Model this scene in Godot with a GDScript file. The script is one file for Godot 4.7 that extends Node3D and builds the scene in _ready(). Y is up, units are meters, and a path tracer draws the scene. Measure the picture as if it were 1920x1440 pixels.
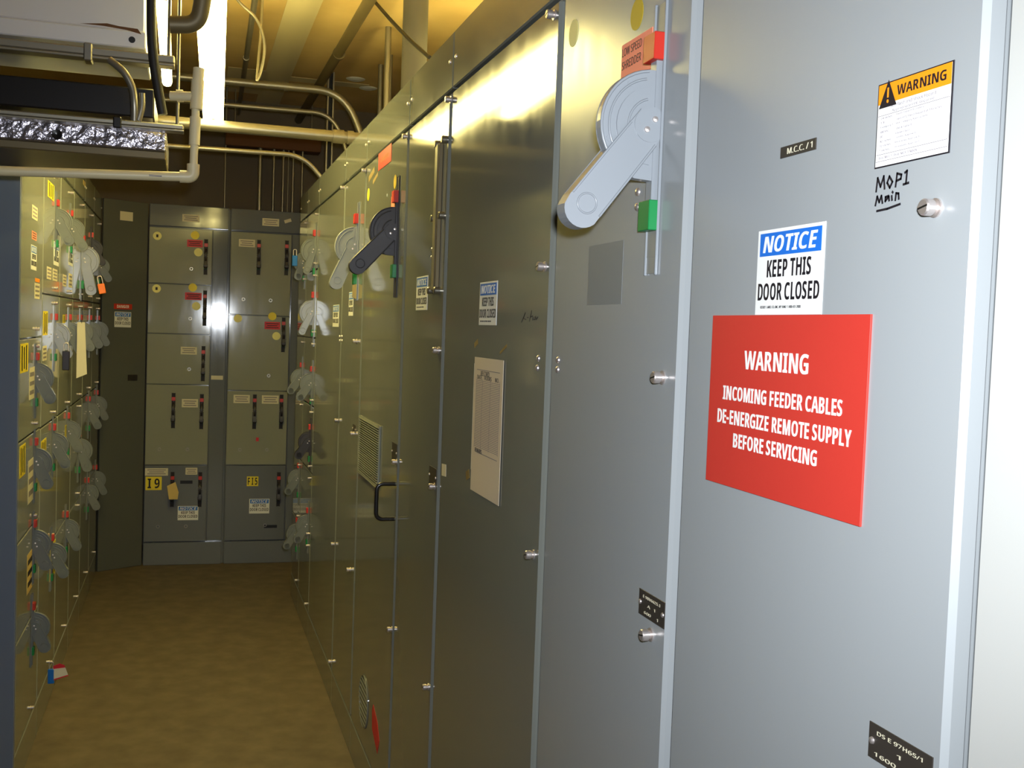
extends Node3D

const FW = 0.599      # right row of cabinets: plane of the door faces, x
const LW = -0.5094    # left row, x
const BD = -7.072     # back row, z
const H = 2.286
const CEIL = 3.1

var mats = {}
var used = {}
var start = {}
var cache = {}
var bold: Font
var plain: Font

# ---------------------------------------------------------------- helpers
func numbered(n: String) -> String:
	if not used.has(n):
		used[n] = 0
		return n
	used[n] += 1
	return "%s_%03d" % [n, used[n]]

func mat(key: String, col = Color.WHITE, rough = 0.5, metal = 0.0) -> StandardMaterial3D:
	if mats.has(key): return mats[key]
	var m := StandardMaterial3D.new()
	m.albedo_color = col
	m.roughness = rough
	m.metallic = metal
	mats[key] = m
	return m

func noise_tex(freq: float, lo: Color, hi: Color, seed_: int, octaves = 4, normal = false, strength = 4.0, size = 512) -> NoiseTexture2D:
	var n := FastNoiseLite.new()
	n.seed = seed_
	n.frequency = freq
	n.fractal_octaves = octaves
	var t := NoiseTexture2D.new()
	t.width = size
	t.height = size
	t.seamless = true
	t.noise = n
	if normal:
		t.as_normal_map = true
		t.bump_strength = strength
	else:
		var g := Gradient.new()
		g.set_color(0, lo)
		g.set_color(1, hi)
		t.color_ramp = g
	return t

func vert(st: SurfaceTool, p: Vector3, n: Vector3) -> void:
	st.set_normal(n)
	st.add_vertex(p)

# a triangle with given normals, wound clockwise as seen from the side of nrm
func tri(st: SurfaceTool, a: Vector3, b: Vector3, c: Vector3, nrm: Vector3, na = null, nb = null, nc = null) -> void:
	if na == null:
		na = nrm
		nb = nrm
		nc = nrm
	if (b - a).cross(c - a).dot(nrm) > 0.0:
		vert(st, a, na); vert(st, c, nc); vert(st, b, nb)
	else:
		vert(st, a, na); vert(st, b, nb); vert(st, c, nc)

func quad(st: SurfaceTool, a: Vector3, b: Vector3, c: Vector3, d: Vector3, nrm: Vector3) -> void:
	tri(st, a, b, c, nrm)
	tri(st, a, c, d, nrm)

func begin() -> SurfaceTool:
	var st := SurfaceTool.new()
	st.begin(Mesh.PRIMITIVE_TRIANGLES)
	return st

func put_box(st: SurfaceTool, at: Vector3, size: Vector3, b = 0.002) -> void:
	var h := size * 0.5
	var k: float = min(b, min(h.x, min(h.y, h.z)) * 0.49)
	var ax = [Vector3.RIGHT, Vector3.UP, Vector3.BACK]
	var hv = [h.x, h.y, h.z]
	for i in 3:
		var j = (i + 1) % 3
		var l = (i + 2) % 3
		for s in [-1.0, 1.0]:
			var n: Vector3 = ax[i] * s
			var c: Vector3 = at + n * hv[i]
			var u: Vector3 = ax[j] * (hv[j] - k)
			var v: Vector3 = ax[l] * (hv[l] - k)
			quad(st, c + u + v, c + u - v, c - u - v, c - u + v, n)
		# edges along axis l between faces i and j
		for s in [-1.0, 1.0]:
			for t in [-1.0, 1.0]:
				var p: Vector3 = at + ax[i] * s * hv[i] + ax[j] * t * (hv[j] - k)
				var q: Vector3 = at + ax[i] * s * (hv[i] - k) + ax[j] * t * hv[j]
				var w: Vector3 = ax[l] * (hv[l] - k)
				var n2: Vector3 = (ax[i] * s + ax[j] * t).normalized()
				quad(st, p + w, p - w, q - w, q + w, n2)
	for sx in [-1.0, 1.0]:
		for sy in [-1.0, 1.0]:
			for sz in [-1.0, 1.0]:
				var a := at + Vector3(sx * h.x, sy * (h.y - k), sz * (h.z - k))
				var b2 := at + Vector3(sx * (h.x - k), sy * h.y, sz * (h.z - k))
				var c2 := at + Vector3(sx * (h.x - k), sy * (h.y - k), sz * h.z)
				tri(st, a, b2, c2, Vector3(sx, sy, sz).normalized())

func cbox(size: Vector3, b = 0.002) -> Mesh:
	var key = "b%.4f_%.4f_%.4f_%.4f" % [size.x, size.y, size.z, b]
	if cache.has(key): return cache[key]
	var st := begin()
	put_box(st, Vector3.ZERO, size, b)
	cache[key] = st.commit()
	return cache[key]

# polygon in the xy plane, extruded along z from -d/2 to d/2
func extrude(poly: PackedVector2Array, d: float) -> Mesh:
	var st := begin()
	put_prism(st, poly, d, Vector3.ZERO)
	return st.commit()

func put_prism(st: SurfaceTool, poly: PackedVector2Array, d: float, at: Vector3) -> void:
	var p := poly.duplicate()
	if Geometry2D.is_polygon_clockwise(p): p.reverse()
	var ix := Geometry2D.triangulate_polygon(p)
	for s in [-1.0, 1.0]:
		for i in range(0, ix.size(), 3):
			var q = []
			for k in 3: q.append(at + Vector3(p[ix[i + k]].x, p[ix[i + k]].y, s * d * 0.5))
			tri(st, q[0], q[1], q[2], Vector3(0, 0, s))
	for i in p.size():
		var a: Vector2 = p[i]
		var b: Vector2 = p[(i + 1) % p.size()]
		var n := Vector3(b.y - a.y, a.x - b.x, 0).normalized()
		var z := Vector3(0, 0, d * 0.5)
		var A := at + Vector3(a.x, a.y, 0)
		var B := at + Vector3(b.x, b.y, 0)
		quad(st, A - z, B - z, B + z, A + z, n)

func arc(c: Vector2, r: float, a0: float, a1: float, n = 16) -> PackedVector2Array:
	var o := PackedVector2Array()
	for i in n + 1:
		var t = deg_to_rad(lerp(a0, a1, i / float(n)))
		o.append(c + Vector2(cos(t), sin(t)) * r)
	return o

# revolved about y; profile of (radius, height) from bottom to top
func lathe(prof: Array, seg = 20) -> Mesh:
	var st := begin()
	for i in prof.size() - 1:
		var a: Vector2 = prof[i]
		var b: Vector2 = prof[i + 1]
		var e := Vector2(b.y - a.y, a.x - b.x).normalized()
		for k in seg:
			var t0 = TAU * k / seg
			var t1 = TAU * (k + 1) / seg
			var d0 := Vector3(cos(t0), 0, sin(t0))
			var d1 := Vector3(cos(t1), 0, sin(t1))
			var n0 := d0 * e.x + Vector3.UP * e.y
			var n1 := d1 * e.x + Vector3.UP * e.y
			var nn := (n0 + n1).normalized()
			var A := d0 * a.x + Vector3.UP * a.y
			var B := d1 * a.x + Vector3.UP * a.y
			var C := d1 * b.x + Vector3.UP * b.y
			var D := d0 * b.x + Vector3.UP * b.y
			if a.x > 1e-6: tri(st, A, B, C, nn, n0, n1, n1)
			if b.x > 1e-6: tri(st, A, C, D, nn, n0, n1, n0)
	return st.commit()

func put_tube(st: SurfaceTool, pts: Array, r: float, seg = 14) -> void:
	var frames = []
	var up := Vector3.UP
	for i in pts.size():
		var t: Vector3 = (pts[min(i + 1, pts.size() - 1)] - pts[max(i - 1, 0)]).normalized()
		if i == 0 and abs(t.dot(up)) > 0.95: up = Vector3.RIGHT
		var x := (up - t * up.dot(t)).normalized()
		up = x
		frames.append([x, t.cross(x)])
	for i in pts.size() - 1:
		for k in seg:
			var c = []
			var ns = []
			for m in [[i, k], [i, k + 1], [i + 1, k + 1], [i + 1, k]]:
				var a = TAU * m[1] / seg
				var n: Vector3 = frames[m[0]][0] * cos(a) + frames[m[0]][1] * sin(a)
				ns.append(n)
				c.append(pts[m[0]] + n * r)
			var nn: Vector3 = (ns[0] + ns[1] + ns[2] + ns[3]).normalized()
			tri(st, c[0], c[1], c[2], nn, ns[0], ns[1], ns[2])
			tri(st, c[0], c[2], c[3], nn, ns[0], ns[2], ns[3])
	for e in [0, pts.size() - 1]:
		var t2: Vector3 = (pts[0] - pts[1]).normalized() if e == 0 else (pts[e] - pts[e - 1]).normalized()
		for k in seg:
			var a0 = TAU * k / seg
			var a1 = TAU * (k + 1) / seg
			tri(st, pts[e], pts[e] + (frames[e][0] * cos(a0) + frames[e][1] * sin(a0)) * r, pts[e] + (frames[e][0] * cos(a1) + frames[e][1] * sin(a1)) * r, t2)

func ring_path(c: Vector3, r: float, n: int) -> Array:
	var o = []
	for i in n + 1: o.append(c + Vector3(cos(TAU * i / n), sin(TAU * i / n), 0) * r)
	return o

func tube(pts: Array, r: float, seg = 14) -> Mesh:
	var st := begin()
	put_tube(st, pts, r, seg)
	return st.commit()

# polyline whose inner corners are rounded with the given radius
func bent(pts: Array, fillet: float, n = 8) -> Array:
	var o = [pts[0]]
	for i in range(1, pts.size() - 1):
		var p: Vector3 = pts[i]
		var d0: Vector3 = pts[i - 1] - p
		var d1: Vector3 = pts[i + 1] - p
		var k: float = min(fillet, min(d0.length(), d1.length()) * 0.49)
		var a := p + d0.normalized() * k
		var b := p + d1.normalized() * k
		for j in n + 1:
			var t = j / float(n)
			o.append(a.lerp(p, t).lerp(p.lerp(b, t), t))
	o.append(pts[-1])
	return o

func smooth(pts: Array, n = 6) -> Array:
	var c := Curve3D.new()
	for i in pts.size():
		var t: Vector3 = (pts[min(i + 1, pts.size() - 1)] - pts[max(i - 1, 0)]) / 6.0
		c.add_point(pts[i], -t, t)
	var o = []
	for i in (pts.size() - 1) * n + 1: o.append(c.sample(int(i / n), (i % n) / float(n)) if i < (pts.size() - 1) * n else pts[-1])
	return o

# ---------------------------------------------------------------- nodes
func part(p: Node3D, called: String, mesh: Mesh, m: Material, at = Vector3.ZERO, turn = Vector3.ZERO, label = "") -> MeshInstance3D:
	var o := MeshInstance3D.new()
	o.name = called
	o.mesh = mesh
	o.material_override = m
	o.position = at
	o.rotation_degrees = turn
	if label: o.set_meta("label", label)
	p.add_child(o, true)
	return o

func thing(called: String, label: String, category: String, at: Vector3, turn = 0.0, group = "") -> Node3D:
	var o := Node3D.new()
	o.name = numbered(called)
	add_child(o)
	o.position = at
	o.rotation_degrees.y = turn
	o.set_meta("label", label)
	o.set_meta("category", category)
	if group: o.set_meta("group", group)
	return o

func single(called: String, label: String, category: String, mesh: Mesh, m: Material, at = Vector3.ZERO, turn = Vector3.ZERO, group = "") -> MeshInstance3D:
	var o := part(self, numbered(called), mesh, m, at, turn)
	o.set_meta("label", label)
	o.set_meta("category", category)
	if group: o.set_meta("group", group)
	return o

func struct(called: String, mesh: Mesh, m: Material, at = Vector3.ZERO) -> MeshInstance3D:
	var o := part(self, called, mesh, m, at)
	o.set_meta("kind", "structure")
	return o

# flat print: lettering fitted into a box of width w and height h
func lettering(p: Node3D, words: String, at: Vector3, w: float, h: float, m: Material, font = null, skew = 0.0, called = "lettering") -> MeshInstance3D:
	var key = "t" + words + str(font == plain)
	if not cache.has(key):
		var t := TextMesh.new()
		t.text = words
		t.font = font if font else bold
		t.font_size = 32
		t.pixel_size = 0.01
		t.depth = 0.01
		t.curve_step = 1.5
		t.line_spacing = 0
		cache[key] = t
	var mesh: TextMesh = cache[key]
	var o := part(p, called, mesh, m)
	var box := mesh.get_aabb()
	var sx: float = w / max(box.size.x, 0.001)
	var sy: float = h / max(box.size.y, 0.001)
	var b := Basis(Vector3(sx, 0, 0), Vector3(skew * sy, sy, 0), Vector3(0, 0, 0.03))
	o.transform = Transform3D(b, at - b * box.get_center())
	return o

# flat stroke in the xy plane (marker pen)
func stroke(st: SurfaceTool, pts: Array, width: float, z: float) -> void:
	for i in pts.size() - 1:
		var a: Vector2 = pts[i]
		var b: Vector2 = pts[i + 1]
		var d := (b - a).normalized()
		var n := Vector2(-d.y, d.x) * width * 0.5
		a -= d * width * 0.4
		b += d * width * 0.4
		put_prism(st, PackedVector2Array([a + n, a - n, b - n, b + n]), 0.0003, Vector3(0, 0, z))

# ---------------------------------------------------------------- cabinets
# local frame of a cabinet: x to the right along the row, y up, z out of the door face
func cabinet(side: String, a0: float, label: String, group: String) -> Node3D:
	var at := Vector3(FW, 0, a0)
	var turn = -90.0
	if side == "left":
		at = Vector3(LW, 0, -a0)
		turn = 90.0
	elif side == "back":
		at = Vector3(a0, 0, BD + (a0 - 0.1) * 0.0227)
		turn = -1.3      # the back row stands a little askew
	var o := thing("switchgear_cabinet", label, "cabinet", at, turn, group)
	start[o] = a0
	return o

func loc(o: Node3D, q: Vector2, z = 0.0) -> Vector3:
	return Vector3(q.x - start[o], q.y, z)

func sheet(p: Node3D, called: String, x0: float, x1: float, y0: float, y1: float, thick: float, m: Material, bev = 0.003, face = 0.0) -> MeshInstance3D:
	return part(p, called, cbox(Vector3(x1 - x0, y1 - y0, thick), bev), m, Vector3((x0 + x1) / 2, (y0 + y1) / 2, face - thick / 2))

# a printed or plastic sticker; r = [centre a, centre y, width, height]
func sticker(o: Node3D, called: String, r: Array, m: Material, label = "", thick = 0.0008, tilt = 0.0) -> MeshInstance3D:
	return part(o, called, cbox(Vector3(r[2], r[3], thick), 0.0002), m, loc(o, Vector2(r[0], r[1]), thick / 2), Vector3(0, 0, tilt), label)

func disc(o: Node3D, called: String, q: Vector2, r: float, m: Material, label = "") -> MeshInstance3D:
	return part(o, called, extrude(arc(Vector2.ZERO, r, 0, 345, 23), 0.0008), m, loc(o, q, 0.0005), Vector3.ZERO, label)

func knob(p: Node3D, at: Vector3, r = 0.010, called = "quarter_turn_latch") -> void:
	var key = "knob%.4f" % r
	if not cache.has(key):
		var st := begin()
		var prof = [Vector2(r * 1.15, 0), Vector2(r * 1.15, r * 0.25), Vector2(r * 0.72, r * 0.3), Vector2(r * 0.72, r * 0.7), Vector2(r, r * 0.75), Vector2(r, r * 1.7), Vector2(r * 0.85, r * 1.9), Vector2(0, r * 1.9)]
		st.append_from(lathe(prof, 16), 0, Transform3D(Basis(Vector3.RIGHT, PI / 2), Vector3.ZERO))
		cache[key] = st.commit()
	part(p, called, cache[key], mats.chrome, at)
	if r > 0.007: part(p, "screw_slot", cbox(Vector3(r * 1.7, r * 0.22, 0.0006), 0.0001), mats.black, at + Vector3(0, 0, r * 1.9), Vector3(0, 0, 12))

func rivet(p: Node3D, at: Vector3, r = 0.005) -> void:
	var key = "rivet%.4f" % r
	if not cache.has(key):
		var st := begin()
		st.append_from(lathe([Vector2(r, 0), Vector2(r * 0.9, r * 0.35), Vector2(r * 0.55, r * 0.6), Vector2(0, r * 0.7)], 12), 0, Transform3D(Basis(Vector3.RIGHT, PI / 2), Vector3.ZERO))
		cache[key] = st.commit()
	part(p, "screw", cache[key], mats.chrome, at)

func quick_notice(o: Node3D, r: Array, fine = true) -> void:
	var s := sticker(o, "notice_sticker", r, mats.white, "white notice sticker with a blue heading")
	var w: float = r[2]
	var h: float = r[3]
	part(s, "heading", cbox(Vector3(w * 0.92, h * 0.27, 0.0004), 0.0001), mats.blue, Vector3(0, h * 0.325, 0.0006))
	lettering(s, "NOTICE", Vector3(0, h * 0.325, 0.0010), w * 0.78, h * 0.19, mats.white, null, 0.22)
	lettering(s, "KEEP THIS", Vector3(0, h * 0.04, 0.0007), w * 0.66, h * 0.20, mats.ink)
	lettering(s, "DOOR CLOSED", Vector3(0, -h * 0.23, 0.0007), w * 0.92, h * 0.20, mats.ink)
	if fine: lettering(s, "022021  LABEL CO. INC. NY 10461  1-800-431-2000", Vector3(-w * 0.1, -h * 0.41, 0.0007), w * 0.62, h * 0.03, mats.ink, plain)

func nameplate(o: Node3D, r: Array, lines: Array) -> void:
	var s := sticker(o, "nameplate", r, mats.plate, "dark engraved nameplate", 0.0012)
	var n = lines.size()
	for i in n:
		lettering(s, lines[i], Vector3(0, r[3] * (0.28 - 0.3 * i), 0.0009), r[2] * min(0.8, 0.06 * lines[i].length()), r[3] * 0.11, mats.cream, plain)
	for sx in [-1, 1]: rivet(s, Vector3(sx * r[2] * 0.44, 0.0, 0.0006), 0.0035)

# Disconnect handle: a half disc that stands out of a slot in the door, with a lever on it.
# parent p (a door, whose origin is at base), centre of the slot (x, y), k = 1 for the large ones, angle of the lever in degrees below straight out.
func disconnector(p: Node3D, at: Vector3, k: float, angle: float, body: Material, shiny = false, flags = true, opening = null) -> void:
	var key = "dial%.3f" % k
	if not cache.has(key):
		var st := begin()
		var R = 0.074 * k
		var poly := PackedVector2Array([Vector2(-0.011 * k, R)])
		poly.append_array(arc(Vector2.ZERO, R, 90, -72, 22))
		poly.append(Vector2(-0.011 * k, -R * 0.98))
		put_prism(st, poly, 0.016 * k, Vector3.ZERO)
		var poly2 := arc(Vector2(0, 0), R * 0.70, 86, -86, 18)
		put_prism(st, poly2, 0.021 * k, Vector3.ZERO)
		for q in [Vector2(R * 0.45, R * 0.72), Vector2(R * 0.82, -R * 0.28)]:
			put_prism(st, arc(q, R * 0.06, 0, 330, 11), 0.0175 * k, Vector3.ZERO)
		for s in [-1, 1]:
			for e in [[1.0, 0.008, 84, -68, 0.0022], [0.86, 0.009, 80, -60, 0.0016], [0.5, 0.011, 75, -30, 0.0016]]:
				var path = []
				for p2 in arc(Vector2.ZERO, R * e[0] - 0.0015 * k, e[2], e[3], 18): path.append(Vector3(p2.x, p2.y, s * e[1] * k))
				put_tube(st, path, e[4] * k, 6)
		cache[key] = st.commit()
		# lever: stadium from the pivot to the tip, along +x
		var s2 := begin()
		var L = (0.150 if k > 0.9 else 0.125 if k > 0.8 else 0.112) * k
		var w0 = (0.0245 if k > 0.9 else 0.0185 if k > 0.8 else 0.028) * k
		var lev := PackedVector2Array()
		lev.append_array(arc(Vector2.ZERO, w0, 250, 110, 12))
		lev.append_array(PackedVector2Array([Vector2(L - 0.006 * k, w0 * 1.04)]))
		lev.append_array(arc(Vector2(L - 0.004 * k, 0), w0 * 1.07, 62, -75, 10))
		put_prism(s2, lev, 0.030 * k, Vector3.ZERO)
		put_prism(s2, arc(Vector2.ZERO, w0 * 0.93, 0, 345, 23), 0.0325 * k, Vector3.ZERO)
		for s in [-1, 1]: put_tube(s2, ring_path(Vector3(L - 0.012 * k, 0, s * 0.0150 * k), 0.0132 * k, 24), 0.0013 * k, 6)
		for s in [-1, 1]:
			for t in [-1, 1]: put_tube(s2, [Vector3(w0 * 0.6, t * w0 * 0.93, s * 0.0150 * k), Vector3(L * 0.5, t * w0 * 0.97, s * 0.0150 * k), Vector3(L - 0.01 * k, t * w0 * 0.99, s * 0.0150 * k)], 0.0017 * k, 6)
			if k < 0.8: put_prism(s2, arc(Vector2(L - 0.004 * k, 0), w0 * 0.62, 0, 345, 23), 0.042 * k, Vector3.ZERO)
		cache["lever%.3f" % k] = s2.commit()
	# slot: frame and plate, by default coloured dark for the shade inside
	part(p, "slot_plate", cbox(Vector3(0.030 * k, 0.36 * k, 0.0016), 0.0004), opening if opening else mats.slot_plate, at + Vector3(0, -0.015 * k, 0.0008))
	for sx in [-1, 1]:
		part(p, "slot_frame", cbox(Vector3(0.004 * k, 0.365 * k, 0.004), 0.001), body, at + Vector3(sx * 0.017 * k, -0.015 * k, 0.002))
	# local x of the dial shape points out of the door: turn about y by -90 degrees
	part(p, "handle_dial", cache[key], body, at + Vector3(0, 0, 0.012 * k), Vector3(0, -90, 0))
	var d: Vector3 = Vector3(0, 0, 0.018 * k)
	var lv := part(p, "lever", cache["lever%.3f" % k], mats.bright_grey if shiny else body, at + d)
	lv.basis = Basis(Vector3.UP, -PI / 2) * Basis(Vector3.BACK, -deg_to_rad(angle))
	var u := Vector3(0, -sin(deg_to_rad(angle)), cos(deg_to_rad(angle)))
	for t in [-0.010, 0.008]:
		for s in [-1, 1]:
			part(p, "bolt", bolt_mesh(0.0042 * k), mats.chrome, at + d + u * t * k + Vector3(s * 0.0163 * k, 0, 0), Vector3(0, 0, -90 * s))
	if flags:
		part(p, "red_flag", cbox(Vector3(0.036 * k, 0.036 * k, 0.018 * k), 0.001), mats.red_flag, at + Vector3(0, 0.105 * k, 0.009 * k), Vector3.ZERO, "red on flag")
		part(p, "flag_rail", cbox(Vector3(0.020 * k, 0.20 * k, 0.010 * k), 0.001), body, at + Vector3(0, -0.012 * k, 0.005 * k))
		part(p, "green_flag", cbox(Vector3(0.036 * k, 0.040 * k, 0.016 * k), 0.001), mats.green_flag, at + Vector3(0, -0.118 * k, 0.008 * k), Vector3.ZERO, "green off flag")

func bolt_mesh(r: float) -> Mesh:
	var key = "bolt%.5f" % r
	if not cache.has(key): cache[key] = lathe([Vector2(r, 0), Vector2(r * 0.9, r * 0.5), Vector2(0, r * 0.7)], 10)
	return cache[key]

func padlock(label: String, at: Vector3, m: Material, s = 1.0, tall = 1.0, tilt = Vector3.ZERO) -> void:
	var o := thing("padlock", label, "padlock", at, 0, "padlocks on the handles")
	o.rotation_degrees = tilt
	part(o, "lock_body", cbox(Vector3(0.036 * s, 0.044 * s * tall, 0.020 * s), 0.003 * s), m, Vector3(0, -0.022 * s * tall, 0))
	part(o, "shackle", tube(bent([Vector3(-0.011 * s, -0.004 * s, 0), Vector3(-0.011 * s, 0.042 * s, 0), Vector3(0.011 * s, 0.042 * s, 0), Vector3(0.011 * s, -0.004 * s, 0)], 0.011 * s), 0.003 * s, 8), mats.chrome)

# ---------------------------------------------------------------- scene
func _ready() -> void:
	# camera
	var cam := Camera3D.new()
	cam.name = "camera"
	add_child(cam)
	cam.transform = Transform3D(Basis(Vector3(0.9563, 0.0362, 0.2901), Vector3(-0.0204, 0.9981, -0.0575), Vector3(-0.2916, 0.0491, 0.9553)), Vector3(0, 1.568, 0))
	cam.fov = rad_to_deg(2.0 * atan(720.0 / 2000.0))
	cam.near = 0.05
	cam.far = 60.0
	cam.current = true
	# environment: a closed room, nothing outside
	var env := Environment.new()
	env.background_mode = Environment.BG_COLOR
	env.background_color = Color(0, 0, 0)
	env.tonemap_mode = Environment.TONE_MAPPER_LINEAR
	env.tonemap_exposure = 1.0
	env.sdfgi_enabled = true
	env.ssao_enabled = true
	env.ssil_enabled = true
	var we := WorldEnvironment.new()
	we.name = "environment"
	we.environment = env
	add_child(we)
	# the camera's own flash, above and right of the lens
	var flash := SpotLight3D.new()
	flash.name = "camera_flash"
	flash.light_color = Color(0.945, 0.97, 1.0)
	flash.light_energy = 3.8
	flash.light_size = 0.02
	flash.spot_angle = 48
	flash.spot_range = 20
	flash.spot_attenuation = 2
	flash.shadow_enabled = true
	add_child(flash)
	flash.transform = Transform3D(cam.transform.basis, cam.transform * Vector3(0.03, 0.065, -0.02))

	var fb := SystemFont.new()
	fb.font_names = PackedStringArray(["Droid Sans"])
	fb.font_weight = 700
	var fv := FontVariation.new()
	fv.base_font = fb
	bold = fv
	var fp := SystemFont.new()
	fp.font_names = PackedStringArray(["Droid Sans"])
	plain = fp
	make_materials()
	lamps()
	room()
	right_row()
	left_row()
	back_row()
	corner_panel()
	overhead()
	air_handler()
	hanging()

func make_materials() -> void:
	var wav := noise_tex(0.006, Color.BLACK, Color.WHITE, 5, 2, true, 2.2)
	var streak := noise_tex(0.02, Color(0.07, 0.07, 0.07), Color(0.11, 0.11, 0.11), 9, 4)
	var satin := noise_tex(0.02, Color(0.20, 0.20, 0.20), Color(0.27, 0.27, 0.27), 19, 3)
	var eggshell := noise_tex(0.02, Color(0.33, 0.33, 0.33), Color(0.40, 0.40, 0.40), 29, 3)
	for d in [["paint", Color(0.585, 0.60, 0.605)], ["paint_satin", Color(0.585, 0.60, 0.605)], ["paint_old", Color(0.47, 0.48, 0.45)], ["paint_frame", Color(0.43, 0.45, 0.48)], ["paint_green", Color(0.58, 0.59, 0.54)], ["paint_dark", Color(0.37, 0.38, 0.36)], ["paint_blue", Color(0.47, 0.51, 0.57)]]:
		var m := mat(d[0], d[1], 1.0)
		m.roughness_texture = eggshell if d[0] == "paint" else satin if d[0] == "paint_satin" else streak
		m.roughness_texture_channel = BaseMaterial3D.TEXTURE_CHANNEL_RED
		m.normal_enabled = true
		m.normal_texture = wav
		m.normal_scale = 0.012
		m.uv1_triplanar = true
		m.uv1_scale = Vector3(1.7, 0.35, 1.7)
	mat("handle_grey", Color(0.56, 0.58, 0.60), 0.24)
	mat("handle_dark", Color(0.19, 0.175, 0.18), 0.45)
	mat("handle_bucket", Color(0.46, 0.48, 0.48), 0.20)
	mat("bright_grey", Color(0.58, 0.59, 0.60), 0.26, 0.3)
	mat("chrome", Color(0.86, 0.82, 0.80), 0.38, 0.85)
	mat("steel", Color(0.62, 0.60, 0.55), 0.33, 0.9)
	mat("galvanized", Color(0.60, 0.58, 0.52), 0.38, 0.75)
	mat("black", Color(0.02, 0.02, 0.02), 0.5)
	mat("slot_plate", Color(0.07, 0.055, 0.04), 0.6)  # shade of the handle slots put into a dark plate colour
	mat("slot_light", Color(0.55, 0.55, 0.52), 0.4)
	mat("white", Color(0.93, 0.93, 0.91), 0.45)
	mat("cream", Color(0.86, 0.83, 0.72), 0.6)
	mat("ink", Color(0.07, 0.05, 0.09), 0.6)
	mat("grey_ink", Color(0.50, 0.47, 0.49), 0.6)
	mat("blue", Color(0.10, 0.42, 0.80), 0.45)
	mat("red_plate", Color(0.76, 0.21, 0.17), 0.5)
	mat("red_flag", Color(0.76, 0.18, 0.12), 0.4)
	mat("green_flag", Color(0.05, 0.50, 0.25), 0.4)
	mat("orange", Color(0.97, 0.56, 0.07), 0.5)
	mat("salmon", Color(1.0, 0.57, 0.46), 0.6)
	mat("yellow", Color(0.95, 0.86, 0.16), 0.5)
	mat("pale_yellow", Color(0.96, 0.93, 0.60), 0.55)
	mat("mustard", Color(0.72, 0.62, 0.05), 0.5)
	mat("magenta_red", Color(0.80, 0.10, 0.17), 0.5)
	mat("plate", Color(0.21, 0.19, 0.17), 0.4)
	mat("tape", Color(0.55, 0.46, 0.25), 0.5)
	mat("paper", Color(0.84, 0.78, 0.68), 0.8)
	mat("manila", Color(0.85, 0.74, 0.45), 0.75)
	mat("lock_orange", Color(1.0, 0.50, 0.02), 0.4)
	mat("lock_blue", Color(0.06, 0.42, 0.75), 0.4)
	mat("lock_black", Color(0.10, 0.07, 0.12), 0.45)
	mat("pvc", Color(0.85, 0.80, 0.64), 0.42)
	mat("residue", Color(0.50, 0.515, 0.515), 0.5)
	mat("rubber", Color(0.10, 0.09, 0.09), 0.55)
	mat("pipe_brown", Color(0.42, 0.37, 0.25), 0.5, 0.3)
	mat("white_panel", Color(0.70, 0.70, 0.68), 0.45)
	mat("black_metal", Color(0.11, 0.10, 0.10), 0.28)
	mat("sheet_metal", Color(0.84, 0.84, 0.85), 0.42, 0.2)
	mat("riser", Color(0.34, 0.33, 0.31), 0.55)
	mat("rust", Color(0.38, 0.24, 0.12), 0.8)
	var foil := mat("foil", Color(0.72, 0.70, 0.74), 0.30, 0.9)
	foil.normal_enabled = true
	foil.normal_texture = noise_tex(0.02, Color.BLACK, Color.WHITE, 31, 4, true, 6.0)
	foil.normal_scale = 1.0
	foil.uv1_triplanar = true
	foil.uv1_scale = Vector3(2.2, 2.2, 2.2)
	var tubeglow := mat("tube_glow", Color(1, 1, 0.95), 0.4)
	tubeglow.emission_enabled = true
	tubeglow.emission = Color(1.0, 0.925, 0.58)
	tubeglow.emission_energy_multiplier = 31.0
	# concrete floor: worn, stained
	var fl := mat("concrete", Color.WHITE, 0.62)
	fl.albedo_texture = noise_tex(0.014, Color(0.37, 0.325, 0.25), Color(0.47, 0.42, 0.33), 3, 6, false, 0.0, 1024)
	fl.uv1_triplanar = true
	fl.uv1_world_triplanar = true
	fl.uv1_scale = Vector3(0.55, 0.55, 0.55)
	var ce := mat("ceiling_board", Color.WHITE, 0.85)
	ce.albedo_texture = noise_tex(0.004, Color(0.80, 0.67, 0.42), Color(0.92, 0.80, 0.54), 12, 5)
	ce.uv1_triplanar = true
	ce.uv1_world_triplanar = true
	ce.uv1_scale = Vector3(0.5, 0.5, 0.5)
	mat("joint_compound", Color(0.90, 0.84, 0.66), 0.85)
	mat("block_wall", Color(0.44, 0.40, 0.33), 0.9)
	mat("side_wall", Color(0.55, 0.50, 0.40), 0.85)

# ---------------------------------------------------------------- lamps
func lamps() -> void:
	var A := Vector3(0.041, 2.50, -3.14)
	var B := Vector3(0.098, 2.50, -5.40)
	fixture("long two-tube fluorescent lamp shining over the middle of the aisle", A, B, [-0.026, 0.026], 0.25)
	fixture("two-tube fluorescent lamp hidden from view behind the right row", Vector3(1.32, 2.62, -2.4), Vector3(1.32, 2.62, -5.2), [-0.026, 0.026], 0.25)
	fixture("single-tube fluorescent strip shining behind the hose of the air handler", Vector3(-0.090, 2.50, -3.27), Vector3(-0.098, 2.50, -4.50), [0.0], 0.08)

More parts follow.
